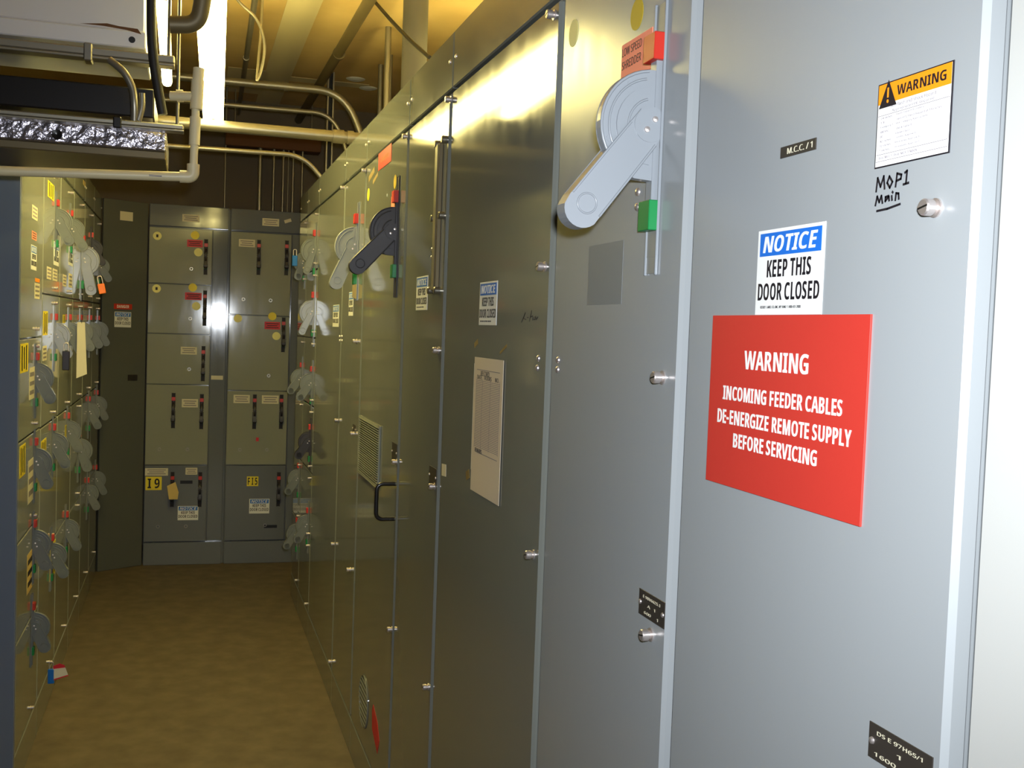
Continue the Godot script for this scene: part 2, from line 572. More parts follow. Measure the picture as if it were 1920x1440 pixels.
func fixture(label: String, A: Vector3, B: Vector3, xs: Array, energy: float) -> void:
	var mid := (A + B) / 2
	var len := A.distance_to(B)
	var o := thing("fluorescent_lamp", label, "lamp", mid, rad_to_deg(atan2(B.x - A.x, -(B.z - A.z)) * -1.0), "fluorescent lamps over the aisle")
	var wide: float = 0.05 + 0.055 * (xs.size() - 1)
	part(o, "housing", cbox(Vector3(0.034, 0.04, len), 0.004), mats.white, Vector3(0, 0.056, 0))
	for x in xs:
		part(o, "fluorescent_tube", tube([Vector3(x, 0, -len / 2 + 0.03), Vector3(x, 0, len / 2 - 0.03)], 0.019, 16), mats.tube_glow, Vector3.ZERO)
		for s in [-1, 1]:
			part(o, "lamp_holder", cbox(Vector3(0.03, 0.075, 0.012), 0.002), mats.white, Vector3(x, 0.022, s * (len / 2 - 0.022)))
	for s in [-1, 1]:
		part(o, "hanger_rod", tube([Vector3(0, 0.07, s * len * 0.4), Vector3(0, CEIL - A.y, s * len * 0.4)], 0.005, 8), mats.steel)
	var l := AreaLight3D.new()
	l.name = "tube_light"
	l.area_size = Vector2(wide, len - 0.08)
	l.light_color = Color(1.0, 0.925, 0.58)
	l.light_energy = energy
	l.area_range = 20
	l.area_attenuation = 2
	l.shadow_enabled = true
	o.add_child(l)
	l.position = Vector3(0, -0.022, 0)
	l.rotation_degrees = Vector3(-90, 0, 0)

# ---------------------------------------------------------------- the room
func room() -> void:
	struct("floor", cbox(Vector3(6.0, 0.1, 12.0), 0.0), mats.concrete, Vector3(0, -0.05, -3.0))
	var c := struct("ceiling", cbox(Vector3(6.0, 0.1, 12.0), 0.0), mats.ceiling_board, Vector3(0, CEIL + 0.05, -3.0))
	for b in [[0.50, -5.5, 0.16, 5.0], [0.82, -6.9, 0.5, 0.12], [1.4, -4.6, 0.14, 5.0], [0.32, -7.1, 0.24, 0.7]]:
		part(c, "joint_compound", cbox(Vector3(b[2], 0.002, b[3]), 0.0005), mats.joint_compound, Vector3(b[0], -0.051, b[1] + 3.0))
	for u in [Vector3(0.9660, 3.1000, -6.7241), Vector3(1.0777, 3.1000, -6.9411)]:
		part(c, "ceiling_rosette", lathe([Vector2(0.0, -0.012), Vector2(0.028, -0.012), Vector2(0.055, -0.004), Vector2(0.06, 0.0)], 20), mats.white, u - Vector3(0, CEIL + 0.05, -3.0) - Vector3(0, 0.05, 0) + Vector3(0, 0.05, 0))
	struct("wall_back", cbox(Vector3(6.0, CEIL, 0.1), 0.0), mats.block_wall, Vector3(0, CEIL / 2, -7.78))
	struct("wall_front", cbox(Vector3(6.0, CEIL, 0.1), 0.0), mats.side_wall, Vector3(0, CEIL / 2, 2.9))
	struct("wall_left", cbox(Vector3(0.1, CEIL, 12.0), 0.0), mats.block_wall, Vector3(-2.4, CEIL / 2, -3.0))
	struct("wall_right", cbox(Vector3(0.1, CEIL, 12.0), 0.0), mats.block_wall, Vector3(1.9, CEIL / 2, -3.0))

# ---------------------------------------------------------------- right row
func shell(o: Node3D, w: float, paint: Material, frame: Material, head = 2.146, door = true, toe = 0.135) -> Node3D:
	part(o, "body", cbox(Vector3(w, H - 0.01, 0.47), 0.003), frame, Vector3(w / 2, (H - 0.01) / 2, -0.026 - 0.235))
	var hp := sheet(o, "header_panel", 0.0025, w - 0.0025, head + 0.004, H, 0.024, paint)
	for x in [0.03, w - 0.03]: rivet(hp, Vector3(x - w / 2, 0.0, 0.012), 0.006)
	sheet(o, "toe_plate", 0.0, w, 0.0, toe - 0.004, 0.024, paint)
	if door: return sheet(o, "door", 0.004, w - 0.020, toe, head - 0.004, 0.024, paint, 0.005)
	return null

func right_row() -> void:
	var g = "grey cabinets of the right row"
	# white panel beyond the near end
	var wp := thing("wall_cabinet", "plain off-white cabinet side at the right edge of the photo", "cabinet", Vector3(FW, 0, -0.692), -90)
	start[wp] = -0.692
	part(wp, "body", cbox(Vector3(0.9, 2.5, 0.47), 0.004), mats.white_panel, Vector3(0.452, 1.25, -0.235))

	# 1: incoming section
	var o := cabinet("right", -1.221, "nearest grey cabinet carrying the big red warning plate", g)
	shell(o, 0.527, mats.paint, mats.paint)
	var s := sticker(o, "warning_plate", [-0.9935, 1.4977, 0.3069, 0.1961], mats.red_plate, "red warning plate with white lettering", 0.0022)
	var w: float = [-0.9935, 1.4977, 0.3069, 0.1961][2]
	var h: float = [-0.9935, 1.4977, 0.3069, 0.1961][3]
	lettering(s, "WARNING", Vector3(-w * 0.03, h * 0.245, 0.0013), w * 0.42, h * 0.105, mats.white)
	lettering(s, "INCOMING FEEDER CABLES", Vector3(-w * 0.005, h * 0.045, 0.0013), w * 0.77, h * 0.082, mats.white)
	lettering(s, "DE-ENERGIZE REMOTE SUPPLY", Vector3(w * 0.005, -h * 0.095, 0.0013), w * 0.86, h * 0.082, mats.white)
	lettering(s, "BEFORE SERVICING", Vector3(-w * 0.02, -h * 0.225, 0.0013), w * 0.55, h * 0.082, mats.white)
	quick_notice(o, [-0.9869, 1.6419, 0.1291, 0.0917])
	s = sticker(o, "cabinet_nameplate", [-0.9799, 1.7673, 0.0669, 0.0118], mats.plate, "small dark nameplate with pale lettering", 0.0012)
	lettering(s, "M.C.C. / 1", Vector3(0.004, 0, 0.0008), 0.047, 0.0062, mats.cream, plain)
	hazard_label(o, [-0.7979, 1.7664, 0.1008, 0.0760])
	var q: Vector2 = Vector2(-0.8444, 1.6957)
	var pen := begin()
	var P = loc(o, q)
	for run in [
		[[0, 2.0], [0.2, 4.0], [0.9, 2.6], [1.5, 4.1], [1.8, 2.2]], [[2.7, 3.9], [2.3, 3.0], [2.9, 2.2], [3.4, 3.0], [2.7, 3.9]], [[4.1, 2.2], [4.3, 4.1], [5.2, 3.8], [5.1, 3.2], [4.2, 3.0]], [[5.9, 4.0], [6.3, 4.2], [6.2, 2.4]], [[5.7, 2.3], [6.7, 2.4]],
		[[0, -0.1], [0.3, 1.2], [0.8, 0.3], [1.2, 1.2], [1.5, 0.1]], [[2.7, 1.0], [2.1, 0.9], [2.1, 0.3], [2.8, 0.9], [2.9, 0.3]], [[3.4, 0.9], [3.5, 0.3]], [[3.5, 1.5], [3.6, 1.4]], [[4.2, 0.2], [4.3, 1.2], [4.8, 1.1], [4.9, 0.3]],
		[[0.4, -1.0], [2.6, -0.9], [5.2, -0.5]]]:
		var pts = []
		for v in run: pts.append(Vector2(P.x + v[0] * 0.0068, P.y + v[1] * 0.0060))
		stroke(pen, pts, 0.0021, 0.0003)
	part(o, "marker_writing", pen.commit(), mats.ink, Vector3.ZERO, Vector3.ZERO, "hand-written black marker words")
	knob(o, loc(o, Vector2(-0.7612, 1.6845)), 0.0072)
	nameplate(o, [-0.7687, 1.2118, 0.0858, 0.0323], ["DS E 97H65/1", "1", "1600        0"])

	# 2: shredder section
	o = cabinet("right", -1.741, "grey cabinet with pale handle and salmon low speed shredder label", g)
	var d := shell(o, 0.520, mats.paint_satin, mats.paint)
	disconnector(d, Vector3(-1.333 + 1.741 - 0.252, 1.848 - 1.1385, 0.012), 1.0, 52, mats.handle_grey, false, true, mats.slot_light)
	part(d, "slot_lining", cbox(Vector3(0.034, 0.05, 0.001), 0.0002), mats.slot_light, Vector3(-1.333 + 1.741 - 0.252, 1.70 - 1.1385, 0.0135))
	disc(o, "round_sticker", Vector2(-1.4202, 2.0223), 0.022, mats.mustard, "mustard yellow round sticker")
	disc(o, "round_sticker", Vector2(-1.6847, 2.0632), 0.022, mats.pale_yellow, "pale yellow round sticker")
	s = sticker(o, "name_label", [-1.4156, 1.9621, 0.1070, 0.0561], mats.salmon, "salmon pink printed label", 0.0012)
	lettering(s, "LOW SPEED", Vector3(-0.016, 0.016, 0.0009), 0.070, 0.0115, mats.ink, plain)
	lettering(s, "SHREDDER", Vector3(-0.016, -0.003, 0.0009), 0.068, 0.0115, mats.ink, plain)
	sticker(o, "sticker_residue", [-1.5046, 1.6596, 0.1390, 0.0921], mats.residue, "", 0.0004)
	for e in [Vector2(-1.3901, 1.7693), Vector2(-1.3898, 1.7485), Vector2(-1.6991, 1.5229), Vector2(-1.7000, 1.5067)]: rivet(o, loc(o, e), 0.006)
	knob(o, loc(o, Vector2(-1.2835, 1.5147)), 0.008)
	knob(o, loc(o, Vector2(-1.2854, 1.1714)), 0.008)
	nameplate(o, [-1.2863, 1.2071, 0.0815, 0.0348], ["E 9BV6625.1", "A   1", "600     1"])

	# 3: wide section with the record sheet
	o = cabinet("right", -2.542, "wide shiny grey cabinet with a cream paper sheet taped on it", g)
	shell(o, 0.801, mats.paint_old, mats.paint)
	quick_notice(o, [-2.1530, 1.6249, 0.1349, 0.0909])
	for e in [Vector2(-1.7886, 1.6841), Vector2(-1.7936, 1.1711), Vector2(-1.7879, 2.1204)]: knob(o, loc(o, e), 0.008)
	for e in [Vector2(-1.8051, 1.5220), Vector2(-1.8091, 1.5046)]: rivet(o, loc(o, e), 0.006)
	pen = begin()
	q = Vector2(-1.9148, 1.5863)
	P = loc(o, q)
	for run in [[[0, 0], [1.2, 1.8], [0.6, 0.8], [1.5, 0.5]], [[1.9, 0.9], [2.3, 0.9]], [[2.7, 0.2], [3.3, 2.2], [3.1, 1.0], [3.7, 1.2], [3.7, 0.4]], [[4.2, 1.0], [4.0, 0.5], [4.5, 0.5], [4.7, 1.1], [4.9, 0.5], [5.4, 1.0]]]:
		var pts2 = []
		for v in run: pts2.append(Vector2(P.x + v[0] * 0.018, P.y + v[1] * 0.0095))
		stroke(pen, pts2, 0.0016, 0.0003)
	part(o, "marker_writing", pen.commit(), mats.ink, Vector3.ZERO, Vector3.ZERO, "faint hand-written scrawl")
	for e in [[Vector2(-2.0285, 1.5322), 0.05, 0.006], [Vector2(-2.2384, 1.5394), 0.03, 0.012], [Vector2(-2.2725, 1.2482), 0.03, 0.02]]:
		sticker(o, "tape_scrap", [e[0].x, e[0].y, e[1], e[2]], mats.tape, "", 0.0005, 20)
	sticker(o, "paper_scrap", [-2.4990, 1.2278, 0.0436, 0.0291], mats.cream, "torn cream scrap", 0.0006, 4)
	record_sheet([-2.1260, 1.3659, 0.2215, 0.2892])

	# 4: narrow section with the upright bar
	o = cabinet("right", -3.065, "narrow shiny grey cabinet with an upright bolted steel bar", g)
	shell(o, 0.523, mats.paint_old, mats.paint)
	quick_notice(o, [-2.8190, 1.6619, 0.1436, 0.0905])
	var t0: Vector2 = Vector2(-2.6351, 2.0301)
	var t1: Vector2 = Vector2(-2.6532, 1.6631)
	var bar := part(o, "upright_bar", cbox(Vector3(0.034, t0.y - t1.y, 0.012), 0.003), mats.galvanized, loc(o, Vector2((t0.x + t1.x) / 2, (t0.y + t1.y) / 2), 0.006))
	part(bar, "edge_strip", cbox(Vector3(0.006, t0.y - t1.y, 0.010), 0.001), mats.pipe_brown, Vector3(0.021, 0, -0.001))
	for e in [Vector2(-2.5837, 2.0325), Vector2(-2.6592, 2.0325), Vector2(-2.5914, 1.8483), Vector2(-2.6805, 1.8484), Vector2(-2.6906, 1.6654), Vector2(-2.6171, 1.6635)]:
		var b := part(bar, "hex_bolt", lathe([Vector2(0.010, 0), Vector2(0.010, 0.012), Vector2(0.008, 0.014), Vector2(0, 0.014)], 6), mats.steel, loc(o, e, 0.0) - bar.position, Vector3(90, 0, 0))
	for e in [Vector2(-2.7064, 1.7715), Vector2(-2.7096, 1.7511)]: rivet(o, loc(o, e), 0.006)
	for e in [Vector2(-2.6012, 1.5144), Vector2(-2.5930, 1.1739), Vector2(-2.5908, 0.6645), Vector2(-2.5521, 2.1235)]: knob(o, loc(o, e), 0.008)
	nameplate(o, [-2.6152, 1.1967, 0.0804, 0.0455], ["", "", ""])

	# 5: dark handle
	o = cabinet("right", -3.83, "shiny grey cabinet with the dark handle and black pull", g)
	d = shell(o, 0.765, mats.paint_old, mats.paint)
	disconnector(d, Vector3(-3.20 + 3.83 - 0.3745, 1.855 - 1.1385, 0.012), 1.0, 47, mats.handle_dark)
	s = sticker(o, "name_label", [-3.4596, 2.1155, 0.2375, 0.0565], mats.red_flag, "orange-red label over the header seam", 0.001)
	s.position.z += 0.0005
	lettering(s, "CLARIFIER", Vector3(0, 0, 0.0008), 0.14, 0.016, mats.tape, plain)
	s = sticker(o, "flag_label", [-3.2629, 1.9532, 0.1084, 0.0407], mats.salmon, "small salmon label beside the flag", 0.0012)
	disc(o, "round_sticker", Vector2(-3.2655, 2.0134), 0.022, mats.mustard, "mustard yellow round sticker")
	disc(o, "round_sticker", Vector2(-3.7750, 2.0311), 0.022, mats.yellow, "bright yellow round sticker")
	disc(o, "white_dot", Vector2(-3.3987, 1.9875), 0.005, mats.white)
	for e in [[Vector2(-3.7180, 2.0945), 0.12, 0.02], [Vector2(-3.6367, 2.0714), 0.10, 0.014]]:
		sticker(o, "tape_scrap", [e[0].x, e[0].y, e[1], e[2]], mats.tape, "", 0.0005, 10)
	var r = [-3.5953, 1.1456, 0.4281, 0.2078]
	var vent := part(o, "louvre_frame", frame_mesh(r[2], r[3], 0.012, 0.006), mats.paint_green, loc(o, Vector2(r[0], r[1]), 0.003))
	for i in 26:
		part(vent, "louvre_slat", cbox(Vector3(r[2] - 0.02, 0.0030, 0.010), 0.0006), mats.paint_green, Vector3(0, r[3] * (-0.465 + 0.93 * i / 25.0), 0.001))
	var h0: Vector2 = Vector2(-3.1141, 1.1037)
	var h1: Vector2 = Vector2(-3.1137, 0.9982)
	var hc = (h0.y + h1.y) / 2
	var hh = (h0.y - h1.y) / 2
	part(o, "pull_handle", tube(bent([Vector3(0, hh, 0), Vector3(0, hh, 0.055), Vector3(0, -hh, 0.055), Vector3(0, -hh, 0)], 0.022), 0.0065, 12), mats.black_metal, loc(o, Vector2(h0.x, hc)), Vector3.ZERO, "black bow-shaped pull handle")
	nameplate(o, [-3.1383, 1.1952, 0.0781, 0.0548], ["", "", ""])
	for e in [Vector2(-3.0998, 1.1709), Vector2(-3.0934, 0.6707), Vector2(-3.0915, 2.1228)]: knob(o, loc(o, e), 0.008)
	q = Vector2(-3.5572, 0.2917)
	var fan := part(o, "round_vent", ring_mesh(0.090, 0.086, 0.003), mats.paint_old, loc(o, q, 0.0005))
	for i in 9: part(fan, "vent_bar", cbox(Vector3(2.0 * sqrt(max(0.001, 0.086 * 0.086 - pow(-0.07 + i * 0.0175, 2))), 0.005, 0.004), 0.001), mats.paint_old, Vector3(0, -0.07 + i * 0.0175, 0.0015))
	var leaf := PackedVector2Array([Vector2(-0.05, 0.062), Vector2(0.03, 0.035), Vector2(0.075, -0.01), Vector2(0.045, -0.062), Vector2(-0.06, -0.02), Vector2(-0.07, 0.04)])
	part(o, "red_sticker", extrude(leaf, 0.0008), mats.magenta_red, loc(o, Vector2(-3.3176, 0.2849), 0.0005), Vector3.ZERO, "torn red sticker")

	# 6: grey handle
	o = cabinet("right", -4.367, "shiny grey cabinet whose grey handle hides behind the dark one", g)
	d = shell(o, 0.537, mats.paint_old, mats.paint)
	disconnector(d, Vector3(-3.985 + 4.367 - 0.2605, 1.86 - 1.1385, 0.012), 1.0, 66, mats.handle_grey)
	quick_notice(o, [-4.1188, 1.6520, 0.1165, 0.0918], false)
	for e in [Vector2(-3.9484, 1.5110), Vector2(-3.9424, 0.6583), Vector2(-3.8515, 2.1251)]: knob(o, loc(o, e), 0.008)
	nameplate(o, [-3.9452, 1.1864, 0.0721, 0.0287], ["", "", ""])
	knob(o, loc(o, Vector2(-3.9480, 1.1680)), 0.008)

	# 7: wide plain section
	o = cabinet("right", -5.274, "plain wide olive-reflecting cabinet next to the small bucket doors", g)
	shell(o, 0.907, mats.paint_old, mats.paint)
	quick_notice(o, [-4.5520, 1.6076, 0.1905, 0.0932], false)
	for e in [Vector2(-4.3927, 1.1776), Vector2(-4.3995, 0.6622), Vector2(-4.3795, 0.1748), Vector2(-4.4143, 2.1304)]: knob(o, loc(o, e), 0.008)
	for e in [Vector2(-4.4159, 1.5218), Vector2(-4.3523, 1.5227), Vector2(-4.4123, 1.5043), Vector2(-4.3487, 1.5055)]: rivet(o, loc(o, e), 0.006)

	# 8, 9: bucket sections at the far end
	var far = [[-5.782, 0.508, "bucket cabinet of the right row with bright twin handles", [[1.93, 0.85, 74, "g"], [1.625, 0.85, 66, "c"], [1.27, 0.72, 55, "g"], [0.98, 0.72, 55, "d"], [0.56, 0.72, 60, "g"]]],
		[-6.20, 0.418, "farthest bucket cabinet at the end of the right row", [[1.90, 0.72, 74, "g"], [1.27, 0.72, 55, "g"], [0.72, 0.72, 55, "g"], [0.42, 0.72, 55, "g"]]]]
	for f in far:
		o = cabinet("right", f[0], f[2], g)
		shell(o, f[1], mats.paint_old, mats.paint, 2.146, false)
		buckets(o, f[1], [0.135, 0.49, 0.83, 1.16, 1.50, 1.84, 2.142], f[3], mats.paint_old, f[1] - 0.10)

func frame_mesh(w: float, h: float, b: float, t: float) -> Mesh:
	var st := begin()
	for s in [-1, 1]:
		put_box(st, Vector3(0, s * (h - b) / 2, 0), Vector3(w, b, t), 0.001)
		put_box(st, Vector3(s * (w - b) / 2, 0, 0), Vector3(b, h - 2 * b, t), 0.001)
	return st.commit()

func ring_mesh(r1: float, r0: float, t: float) -> Mesh:
	var st := begin()
	st.append_from(lathe([Vector2(r0, 0), Vector2(r1, 0), Vector2(r1, t), Vector2(r0, t), Vector2(r0, 0)], 28), 0, Transform3D(Basis(Vector3.RIGHT, PI / 2), Vector3.ZERO))
	return st.commit()

func hazard_label(o: Node3D, r: Array) -> void:
	var w: float = r[2]
	var h: float = r[3]
	var s := sticker(o, "hazard_label", r, mats.ink, "arc flash warning label with an orange heading", 0.0008)
	part(s, "label_paper", cbox(Vector3(w * 0.965, h * 0.968, 0.0004), 0.0001), mats.white, Vector3(0, 0, 0.0006))
	part(s, "heading", cbox(Vector3(w * 0.965, h * 0.235, 0.0004), 0.0001), mats.orange, Vector3(0, h * 0.3665, 0.0007))
	var z = 0.00095
	part(s, "alert_triangle", extrude(PackedVector2Array([Vector2(-0.0125, -0.0115), Vector2(0.0125, -0.0115), Vector2(0, 0.0125)]), 0.0003), mats.ink, Vector3(-w * 0.345, h * 0.355, z))
	lettering(s, "!", Vector3(-w * 0.345, h * 0.34, z + 0.0003), 0.0024, 0.0135, mats.orange)
	lettering(s, "WARNING", Vector3(w * 0.10, h * 0.365, z), w * 0.64, h * 0.115, mats.ink)
	z = 0.0009
	lettering(s, "Arc Flash and Shock Hazard", Vector3(0.0, h * 0.205, z), w * 0.60, h * 0.040, mats.grey_ink, plain)
	lettering(s, "Appropriate PPE Required", Vector3(0.0, h * 0.145, z), w * 0.56, h * 0.040, mats.grey_ink, plain)
	var rows = [["24 inches", "Flash Hazard Boundary"], ["1.8", "cal/cm^2 Flash Hazard at 18 inches"], ["Category 1", "PPE Category Appropriate"], ["480 VAC", "Shock Hazard"], ["00", "Glove Class"], ["42 inches", "Limited Approach"], ["12 inches", "Restricted Approach"], ["1 inches", "Prohibited Approach"]]
	for i in rows.size():
		var y = h * (0.085 - 0.0545 * i)
		for c in 2:
			var tw = w * 0.0175 * rows[i][c].length()
			lettering(s, rows[i][c], Vector3(-w * 0.43 + tw / 2 + (w * 0.22 if c else 0.0), y, z), tw, h * 0.027, mats.grey_ink, plain)
	lettering(s, "Bus: MCC 1  Prot: MDP 1 MAIN", Vector3(-w * 0.17, -h * 0.385, z), w * 0.52, h * 0.03, mats.grey_ink, plain)
	for y in [0.115, -0.345, -0.425]:
		part(s, "ruled_line", cbox(Vector3(w * 0.95, 0.0005, 0.0002), 0.00005), mats.grey_ink, Vector3(0, h * y, 0.0009))

func record_sheet(r: Array) -> void:
	var o := thing("record_sheet", "tall cream printed sheet taped to the wide shiny cabinet", "paper", Vector3(FW - 0.0022, r[1], r[0]), -90)
	part(o, "paper", cbox(Vector3(r[2], r[3], 0.001), 0.0002), mats.paper)
	part(o, "under_sheet", cbox(Vector3(r[2] * 0.96, r[3] * 0.80, 0.0008), 0.0002), mats.white, Vector3(-r[2] * 0.045, r[3] * 0.05, -0.0008))
	var st := begin()
	for i in 40: put_box(st, Vector3(0.0, r[3] * (0.33 - 0.0125 * i), 0.0006), Vector3(r[2] * 0.82, 0.0011, 0.0002), 0.00005)
	for x in [-0.41, -0.18, 0.1, 0.41]: put_box(st, Vector3(r[2] * x, r[3] * 0.09, 0.0006), Vector3(0.001, r[3] * 0.52, 0.0002), 0.00005)
	put_box(st, Vector3(0, r[3] * 0.41, 0.0006), Vector3(r[2] * 0.8, 0.0014, 0.0002), 0.00005)
	put_box(st, Vector3(r[2] * 0.05, -r[3] * 0.20, 0.0006), Vector3(r[2] * 0.7, 0.0014, 0.0002), 0.00005)
	part(o, "printed_rules", st.commit(), mats.grey_ink)
	lettering(o, "RECORD", Vector3(-r[2] * 0.1, r[3] * 0.385, 0.0007), r[2] * 0.3, 0.010, mats.ink, plain)
	lettering(o, "DATE    HOURS      NO.", Vector3(0, r[3] * 0.355, 0.0007), r[2] * 0.75, 0.009, mats.ink, plain)
	lettering(o, "REMARKS", Vector3(-r[2] * 0.25, -r[3] * 0.185, 0.0007), r[2] * 0.25, 0.009, mats.ink, plain)

# bucket doors one above another; ys = seams from bottom to top; hs = handles [centre y, size, angle, tone]; hx = handle x
func buckets(o: Node3D, w: float, ys: Array, hs: Array, paint: Material, hx: float, x0 = 0.004, latches = true) -> Array:
	var doors = []
	for i in ys.size() - 1:
		var d := sheet(o, "bucket_door", x0, w - 0.014, ys[i] + 0.0025, ys[i + 1] - 0.0025, 0.024, paint, 0.003)
		doors.append(d)
		if latches:
			for y in [ys[i] + 0.03, ys[i + 1] - 0.03]: knob(d, Vector3(hx + 0.012, y, 0.0) - d.position, 0.006)
	for h in hs:
		for i in ys.size() - 1:
			if h[0] >= ys[i] and h[0] < ys[i + 1]:
				var m: Material = {"g": mats.handle_bucket, "c": mats.bright_grey, "d": mats.handle_dark}[h[3]]
				disconnector(doors[i], Vector3(h[4] if h.size() > 4 else hx, h[0], 0.0) - doors[i].position, h[1], h[2], m, h[3] == "c")
	return doors

# ---------------------------------------------------------------- left row
func left_row() -> void:
	var g = "bucket cabinets of the left row"
	var four = [0.135, 0.655, 1.15, 1.645, 2.142]
	var list = [
		["bucket cabinet at the near end of the left row, beside its dark blue-grey end panel", [0.135, 0.50, 0.827, 1.155, 1.487, 2.142], [[1.345, 0.72, 62, "g"], [1.045, 0.72, 66, "g"], [0.755, 0.72, 66, "g"], [0.46, 0.72, 66, "g"]]],
		["second bucket cabinet from the near end of the left row", four, [[1.935, 0.72, 62, "g"], [1.485, 0.72, 62, "c"], [1.045, 0.72, 62, "g"], [0.60, 0.72, 62, "g"]]],
		["third bucket cabinet from the near end, with a white tag in front", four, [[1.945, 0.72, 58, "g"], [1.485, 0.72, 62, "g"], [1.045, 0.72, 62, "g"], [0.60, 0.72, 62, "g"]]],
		["left-row cabinet with the long bright lever and orange padlock", four, [[1.84, 1.0, 78, "c"], [1.485, 0.72, 62, "g"], [0.90, 0.8, 70, "g"]]],
		["left-row cabinet with a black handle near its top", four, [[1.93, 0.72, 58, "d"], [1.485, 0.72, 62, "g"], [1.045, 0.72, 62, "g"], [0.60, 0.72, 62, "g"]]],
		["farthest bucket cabinet of the left row, against the dark corner panel", four, [[1.86, 0.72, 58, "g"], [1.485, 0.72, 62, "g"], [1.045, 0.72, 62, "g"], [0.60, 0.72, 62, "g"]]]]
	var w = 0.535
	var i = 0
	var cabs = []
	for c in list:
		var o := cabinet("left", 3.70 + w * i, c[0], g)
		shell(o, w, mats.paint_green, mats.paint_frame, 2.146, false)
		buckets(o, w, c[1], c[2], mats.paint_green, 0.36)
		cabs.append(o)
		i += 1
	# the near end of the row
	part(cabs[0], "end_panel", cbox(Vector3(0.02, H, 0.50), 0.003), mats.paint_blue, Vector3(-0.010, H / 2, -0.25), Vector3.ZERO, "dark blue-grey end panel")
	# stickers; each [cabinet, px rectangle, material, name]
	for e in [
		[0, [4.0020, 2.0909, 0.0813, 0.0102], "cream", "label"], [0, [3.9978, 1.9142, 0.1312, 0.0456], "cream", "label"], [0, [3.9891, 1.8357, 0.1088, 0.0282], "salmon", "label"],
		[0, [4.0860, 1.6873, 0.1124, 0.0129], "orange", "label"], [0, [4.0834, 1.6495, 0.1305, 0.0546], "cream", "label"], [0, [3.7931, 1.4243, 0.1748, 0.0948], "yellow", "label"], [0, [3.9817, 1.3310, 0.1290, 0.1102], "cream", "label"], [0, [3.7880, 1.0883, 0.1273, 0.1039], "yellow", "label"], [0, [3.9895, 0.9938, 0.1327, 0.1492], "cream", "label"], [0, [3.9951, 0.6738, 0.1314, 0.1387], "manila", "label"],
		[1, [4.4333, 2.0391, 0.1894, 0.0610], "yellow", "label"], [1, [4.4128, 1.7259, 0.1360, 0.0469], "cream", "label"], [1, [4.6001, 1.7263, 0.1481, 0.0469], "cream", "label"], [1, [4.3236, 1.5362, 0.1350, 0.0899], "yellow", "label"], [1, [4.3129, 1.4243, 0.1146, 0.0552], "cream", "label"], [1, [4.3246, 1.0548, 0.1495, 0.0902], "yellow", "label"], [1, [4.8430, 0.5678, 0.1735, 0.1414], "yellow", "label"],
		[2, [4.9457, 1.7163, 0.1310, 0.0501], "cream", "label"], [2, [5.1830, 1.7245, 0.1458, 0.0618], "cream", "label"], [2, [4.9478, 1.5522, 0.0875, 0.0365], "yellow", "label"], [2, [5.2654, 2.2447, 0.1469, 0.0281], "cream", "label"], [2, [5.1148, 1.0527, 0.1179, 0.0596], "yellow", "label"],
		[3, [5.7918, 2.2290, 0.1198, 0.0227], "manila", "label"]]:
		var o2: Node3D = cabs[e[0]]
		var rr: Array = e[1]
		var lo: float = start[o2] + rr[2] / 2 + 0.006
		rr[0] = clamp(rr[0], lo, start[o2] + w - rr[2] / 2 - 0.016)
		var s := sticker(o2, e[3], rr, mats[e[2]])
		if e[2] in ["cream", "yellow", "salmon", "manila"]:
			var n = 3
			for k in n:
				if e[2] == "yellow":
					part(s, "printed_line", cbox(Vector3(rr[2] * 0.13, rr[3] * (0.86 - 0.1 * (k % 2)), 0.0002), 0.00005), mats.ink, Vector3(rr[2] * (0.27 - 0.27 * k), 0, 0.0005), Vector3(0, 0, 3))
					continue
				part(s, "printed_line", cbox(Vector3(rr[2] * 0.8, rr[3] * 0.13, 0.0002), 0.00005), mats.ink if e[2] != "cream" else mats.grey_ink, Vector3(0, rr[3] * (0.28 - 0.28 * k), 0.0005))
	quick_notice(cabs[0], [3.9873, 1.7605, 0.1341, 0.0835], false)
	quick_notice(cabs[1], [4.6344, 1.8111, 0.1745, 0.0917], false)
	quick_notice(cabs[2], [5.1786, 1.8314, 0.1715, 0.0809], false)

